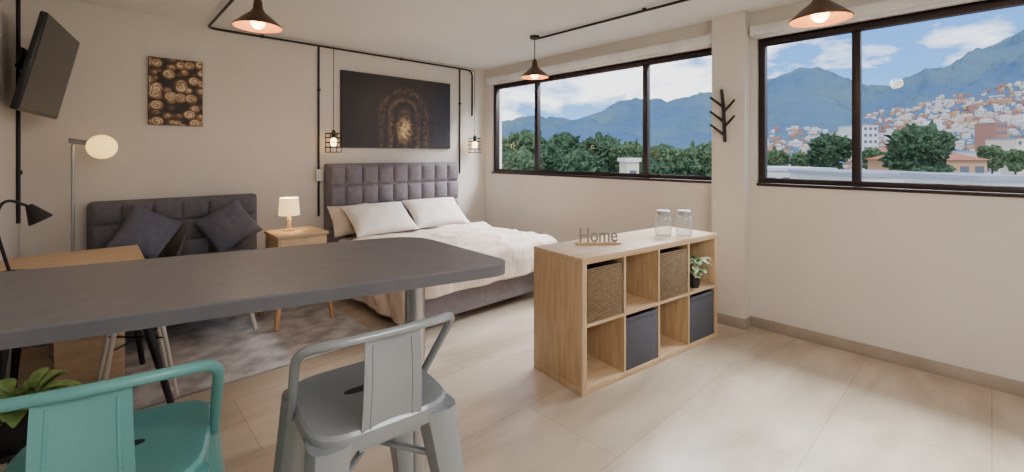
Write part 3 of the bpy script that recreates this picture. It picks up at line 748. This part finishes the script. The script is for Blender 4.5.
def tree(p, D, toppy, wpx, label, m, group=None, blobs=8):
    x, y = DP(p, D); zt = H+(HZ-toppy)/F*D; w_ = wpx/F*D/2; h = zt-GZ
    t = thing('tree', label, 'tree', (x,y,GZ), random.uniform(0,6), group)
    ob('trunk', MB().tube([(0,0,-.2),(.1,.1,h*.35),(0,0,h*.7)], [.35,.28,.12], 8), MT['trunk'], t)
    cr = MB(); cz = h-w_*.95
    cr.ball((0,0,cz), w_*.78, 4, (1,1,1.05), .55, 4.4)
    for k in range(blobs):
        a = 2*PI*k/blobs+random.uniform(-.3,.3); rr = w_*random.uniform(.34,.50)
        cr.ball((math.cos(a)*w_*.56, math.sin(a)*w_*.56, cz+random.uniform(-.55,.45)*w_), rr, 4, (1,1,.9), .7, 4.2)
    for k in range(3): cr.ball((random.uniform(-.3,.3)*w_, random.uniform(-.3,.3)*w_, cz-w_*random.uniform(.6,1.1)), w_*.6, 3, (1,1,.9), .5, 2.4)
    ob('crown', cr, m, t, 75)
TL = 'dense green tree in the row outside the long window'
for p, D, ty, wd in ((497,56,136,40),(528,70,131,44),(563,55,132,48),(600,72,134,46),(632,58,140,38),(662,72,145,40),(692,56,146,36),(716,72,142,34),(580,41,149,48),(520,43,150,48),(650,41,159,42),(690,43,160,38)):
    tree(p, D, ty, wd, TL, MT['tree'] if random.random() < .5 else MT['tree2'], 'trees outside the long window')
tree(920, 62, 123, 52, 'large round dark tree standing outside the right hand window', MT['tree2'], None, 10)
tree(828, 75, 133, 36, 'dark bushy tree just left of the mullion of the right window', MT['tree2'])
for p, D, ty, wd in ((775,85,149,24),(800,92,151,18),(872,92,147,18),(992,85,145,20),(1015,97,149,18)):
    tree(p, D, ty, wd, 'small dark tree among the buildings outside the right window', MT['tree'], 'small trees among the buildings')

PLACED = []
def building(p, D, wpx, toppy, depth, wall, roof, label, pitched=False, nw=3, nf=3, rz=None):
    x, y = DP(p, D); zt = H+(HZ-toppy)/F*D; w_ = wpx/F*D
    PLACED.append((x+SY*depth/2, y+CY*depth/2, math.hypot(w_, depth)*.58))
    t = thing('building', label, 'building', (x,y,GZ), R(-YAW) if rz is None else rz)
    h = zt-GZ
    if pitched:
        hw = h-1.6
        ob('wall', MB().b2(-w_/2, w_/2, 0, depth, -.3, hw), wall, t)
        rf = MB(); a = w_/2+.4
        tt = bmesh.new(); q = [tt.verts.new(c) for c in ((-a,-.4,hw),(a,-.4,hw),(a,depth+.4,hw),(-a,depth+.4,hw),(-a*.6,depth/2,h),(a*.6,depth/2,h))]
        for f in ((0,1,5,4),(1,2,5),(2,3,4,5),(3,0,4),(3,2,1,0)): tt.faces.new([q[i] for i in f])
        rf.add(tt); ob('roof', rf, roof, t)
    else:
        hw = h
        ob('wall', MB().b2(-w_/2, w_/2, 0, depth, -.3, h-.3), wall, t)
        ob('roof', MB().b2(-w_/2-.15, w_/2+.15, -.15, depth+.15, h-.3, h), roof, t)
    for i in range(nw):
        for j in range(nf):
            xx = -w_/2+w_*(i+.5)/nw; zz = hw-1.6-j*2.9
            if zz < .5: continue
            ob('window', MB().b2(xx-w_/nw*.28, xx+w_/nw*.28, -.06, .02, zz-.7, zz+.6), MT['winblue'], t)
building(957, 72, 60, 150, 12, MT['tan'], MT['roofred'], 'tan house with clay roof in front of the big tree outside', True, 4, 2)
building(868, 200, 20, 125, 12, MT['pale'], MT['roofpale'], 'tall pale apartment block beyond the right window mullion', False, 4, 5)
building(838, 225, 22, 134, 12, MT['pale'], MT['roofgrey'], 'wide pale office block left of the window mullion', False, 5, 3)
building(1002, 190, 11, 122, 9, MT['brickr'], MT['roofgrey'], 'slim brick tower block near the right edge of the view', False, 3, 5)
building(1026, 150, 18, 138, 10, MT['cream'], MT['roofgrey'], 'cream apartment block at the far right edge of the view', False, 3, 4)
building(633, 36, 12, 158, 2.5, MT['cream'], MT['pale'], 'narrow cream tower among the trees outside the long window', False, 1, 2)
building(905, 36, 90, 173, 9, MT['pale'], MT['roofgrey'], 'long low building with flat grey roof below the right window', False, 6, 1)
building(1015, 26, 70, 176, 5, MT['pale'], MT['roofgrey'], 'grey roofed shed at the lower right of the view', False, 4, 1)
building(800, 48, 70, 168, 9, MT['pale'], MT['roofpale'], 'low pale roofed hall outside left of the window mullion', False, 5, 1)
building(770, 112, 24, 147, 10, MT['brickr'], MT['roofred'], 'brick house with red roof next to the pillar edge', True, 3, 2)
building(897, 125, 24, 148, 8, MT['cream'], MT['roofred'], 'cream house with red roof behind the big tree', True, 3, 2)
building(988, 112, 24, 151, 8, MT['pale'], MT['roofgrey'], 'pale flat roofed house right of the tan house', False, 3, 2)

KINDS = ((MT['pale'],MT['roofred'],True),(MT['cream'],MT['roofgrey'],False),(MT['brickr'],MT['roofred'],True),(MT['pale'],MT['roofgrey'],False),(MT['tan'],MT['roofpale'],False))
def house_bm(gable, tt, M=None, mo=0):
    nv = []
    def nvt(c):
        v = tt.verts.new(M @ V(c) if M is not None else c); return v
    if gable:
        vs = [nvt(c) for c in ((-4,-4,0),(4,-4,0),(4,4,0),(-4,4,0),(-4,-4,6),(4,-4,6),(4,4,6),(-4,4,6),(0,-4,8),(0,4,8))]
        fs = (((0,1,5,8,4),0),((2,3,7,9,6),0),((1,2,6,5),0),((3,0,4,7),0),((5,6,9,8),1),((7,4,8,9),1))
    else:
        vs = [nvt(c) for c in ((-4,-4,0),(4,-4,0),(4,4,0),(-4,4,0),(-4,-4,8),(4,-4,8),(4,4,8),(-4,4,8))]
        fs = (((0,1,5,4),0),((1,2,6,5),0),((2,3,7,6),0),((3,0,4,7),0),((4,5,6,7),1))
    for f, mi in fs:
        fc = tt.faces.new([vs[i] for i in f]); fc.material_index = mo+mi
    for i in range(3):
        for j in range(2):
            x = -2.6+2.6*i; z = 1.6+2.4*j
            fc = tt.faces.new([nvt(c) for c in ((x-.6,-4.05,z),(x+.6,-4.05,z),(x+.6,-4.05,z+1.2),(x-.6,-4.05,z+1.2))]); fc.material_index = mo+2
protos = []
for wall_, roof_, gable in KINDS:
    m_ = bpy.data.meshes.new('town_house'); tt = bmesh.new(); house_bm(gable, tt)
    tt.to_mesh(m_); tt.free()
    for q in (wall_, roof_, MT['winblue']): m_.materials.append(q)
    protos.append(m_)
def spots(n, p0, p1, s0, s1, k0, k1, pw=1.2):
    done = 0; tries = 0
    while done < n and tries < n*60:
        tries += 1
        p = random.uniform(p0, p1); s = s0+(s1-s0)*random.random()**pw
        c = terr(p, s); k = random.uniform(k0, k1)*(.8+1.0*s); kx = k*random.uniform(.8,1.4)
        rad = 4.6*(k+kx)/2*1.2
        if any((c.x-a)**2+(c.y-b)**2 < (rad+q)**2 for a, b, q in PLACED): continue
        PLACED.append((c.x, c.y, rad)); done += 1
        yield p, c, k, kx
def town(n, p0, p1, s0, s1, label, group):
    for p, c, k, kx in spots(n, p0, p1, s0, s1, .26, .52):
        o = bpy.data.objects.new('town_house', random.choice(protos)); COL.objects.link(o)
        o.scale = (kx, k, k*random.uniform(.8,1.6))
        o.location = (c.x, c.y, c.z-1.0); o.rotation_euler = (0,0,R(-YAW)+random.uniform(-.7,.7)-(p-512)/F*.6)
        tag(o, label, 'house', group)
town(230, 885, 1030, .05, .36, 'tiny house in the town climbing the slope at the right', 'houses on the right hand slope')
town(45, 750, 885, .02, .16, 'tiny house in the valley town left of the window mullion', 'houses in the valley')
town(22, 600, 715, .02, .12, 'tiny house at the mountain foot beyond the long window', 'houses beyond the long window')
# the countless remaining specks of the hillside town
tt = bmesh.new()
for args in ((620, 865, 1040, .08, .44), (170, 745, 875, .05, .24), (80, 560, 715, .05, .18)):
    for p, c, k, kx in spots(*args, .18, .30, 1.0):
        i = random.randrange(5)
        M = Matrix.Translation((c.x, c.y, c.z-.9)) @ Matrix.Rotation(R(-YAW)+random.uniform(-.7,.7)-(p-512)/F*.6, 4, 'Z') @ Matrix.Diagonal((kx, k, k*random.uniform(.9,1.7), 1))
        house_bm(KINDS[i][2], tt, M, i*3)
me = bpy.data.meshes.new('distant_houses'); tt.to_mesh(me); tt.free()
for wall_, roof_, g_ in KINDS:
    for q in (wall_, roof_, MT['winblue']): me.materials.append(q)
o = bpy.data.objects.new('distant_houses', me); COL.objects.link(o); o['kind'] = 'stuff'
tag(o, 'countless specks of distant houses scattered over the mountain slopes', 'houses')

# ------------------------------------------------------------------ world and lights
wd = bpy.data.worlds.new('sky'); SC.world = wd; wd.use_nodes = True
nt = wd.node_tree; N = nt.nodes; L = nt.links; bg = N['Background']
tc = N.new('ShaderNodeTexCoord'); sx = N.new('ShaderNodeSeparateXYZ'); L.new(tc.outputs['Generated'], sx.inputs[0])
gr = N.new('ShaderNodeValToRGB'); e = gr.color_ramp.elements
e[0].position = 0; e[0].color = (.42,.68,.95,1); e[1].position = .40; e[1].color = (.05,.22,.74,1)
x = e.new(.14); x.color = (.15,.42,.90,1)
L.new(sx.outputs[2], gr.inputs[0])
mp = N.new('ShaderNodeMapping'); mp.inputs['Scale'].default_value = (1,1,2.6); mp.inputs['Location'].default_value = (.35,.1,.2); L.new(tc.outputs['Generated'], mp.inputs[0])
nz = N.new('ShaderNodeTexNoise'); nz.inputs['Scale'].default_value = 4.2; nz.inputs['Detail'].default_value = 9; nz.inputs['Roughness'].default_value = .55; L.new(mp.outputs[0], nz.inputs['Vector'])
cr = N.new('ShaderNodeValToRGB'); cr.color_ramp.elements[0].position = .47; cr.color_ramp.elements[1].position = .58
L.new(nz.outputs['Fac'], cr.inputs[0])
mx = N.new('ShaderNodeMix'); mx.data_type = 'RGBA'; L.new(cr.outputs['Color'], mx.inputs[0]); L.new(gr.outputs['Color'], mx.inputs[6]); mx.inputs[7].default_value = (1.6,1.6,1.6,1)
L.new(mx.outputs[2], bg.inputs['Color']); bg.inputs['Strength'].default_value = 2.0

sl = bpy.data.lights.new('sun', 'SUN'); sl.energy = 3.2; sl.angle = R(6); sl.color = (1,.96,.90)
so = bpy.data.objects.new('sun', sl); COL.objects.link(so); so.rotation_euler = V((.55,.25,-.8)).to_track_quat('-Z','Y').to_euler()
def area(name, loc, target, sx_, sy_, e, col):
    l = bpy.data.lights.new(name, 'AREA'); l.shape = 'RECTANGLE'; l.size = sx_; l.size_y = sy_; l.energy = e; l.color = col
    o = bpy.data.objects.new(name, l); COL.objects.link(o); o.location = loc
    o.rotation_euler = (V(target)-V(loc)).to_track_quat('-Z','Y').to_euler(); return o
area('window_fill', (8.0,1.8,6.5), (2.2,2.2,.6), 7, 3, 3900, (.95,.975,1))  # extra lamp added out of view above the windows, boosts incoming daylight
area('rear_fill', (1.0,-1.1,2.55), (.9,-.5,0), 2.2, 1.2, 98, (.99,.98,.97))  # added unseen fill lamp behind the camera to brighten the room
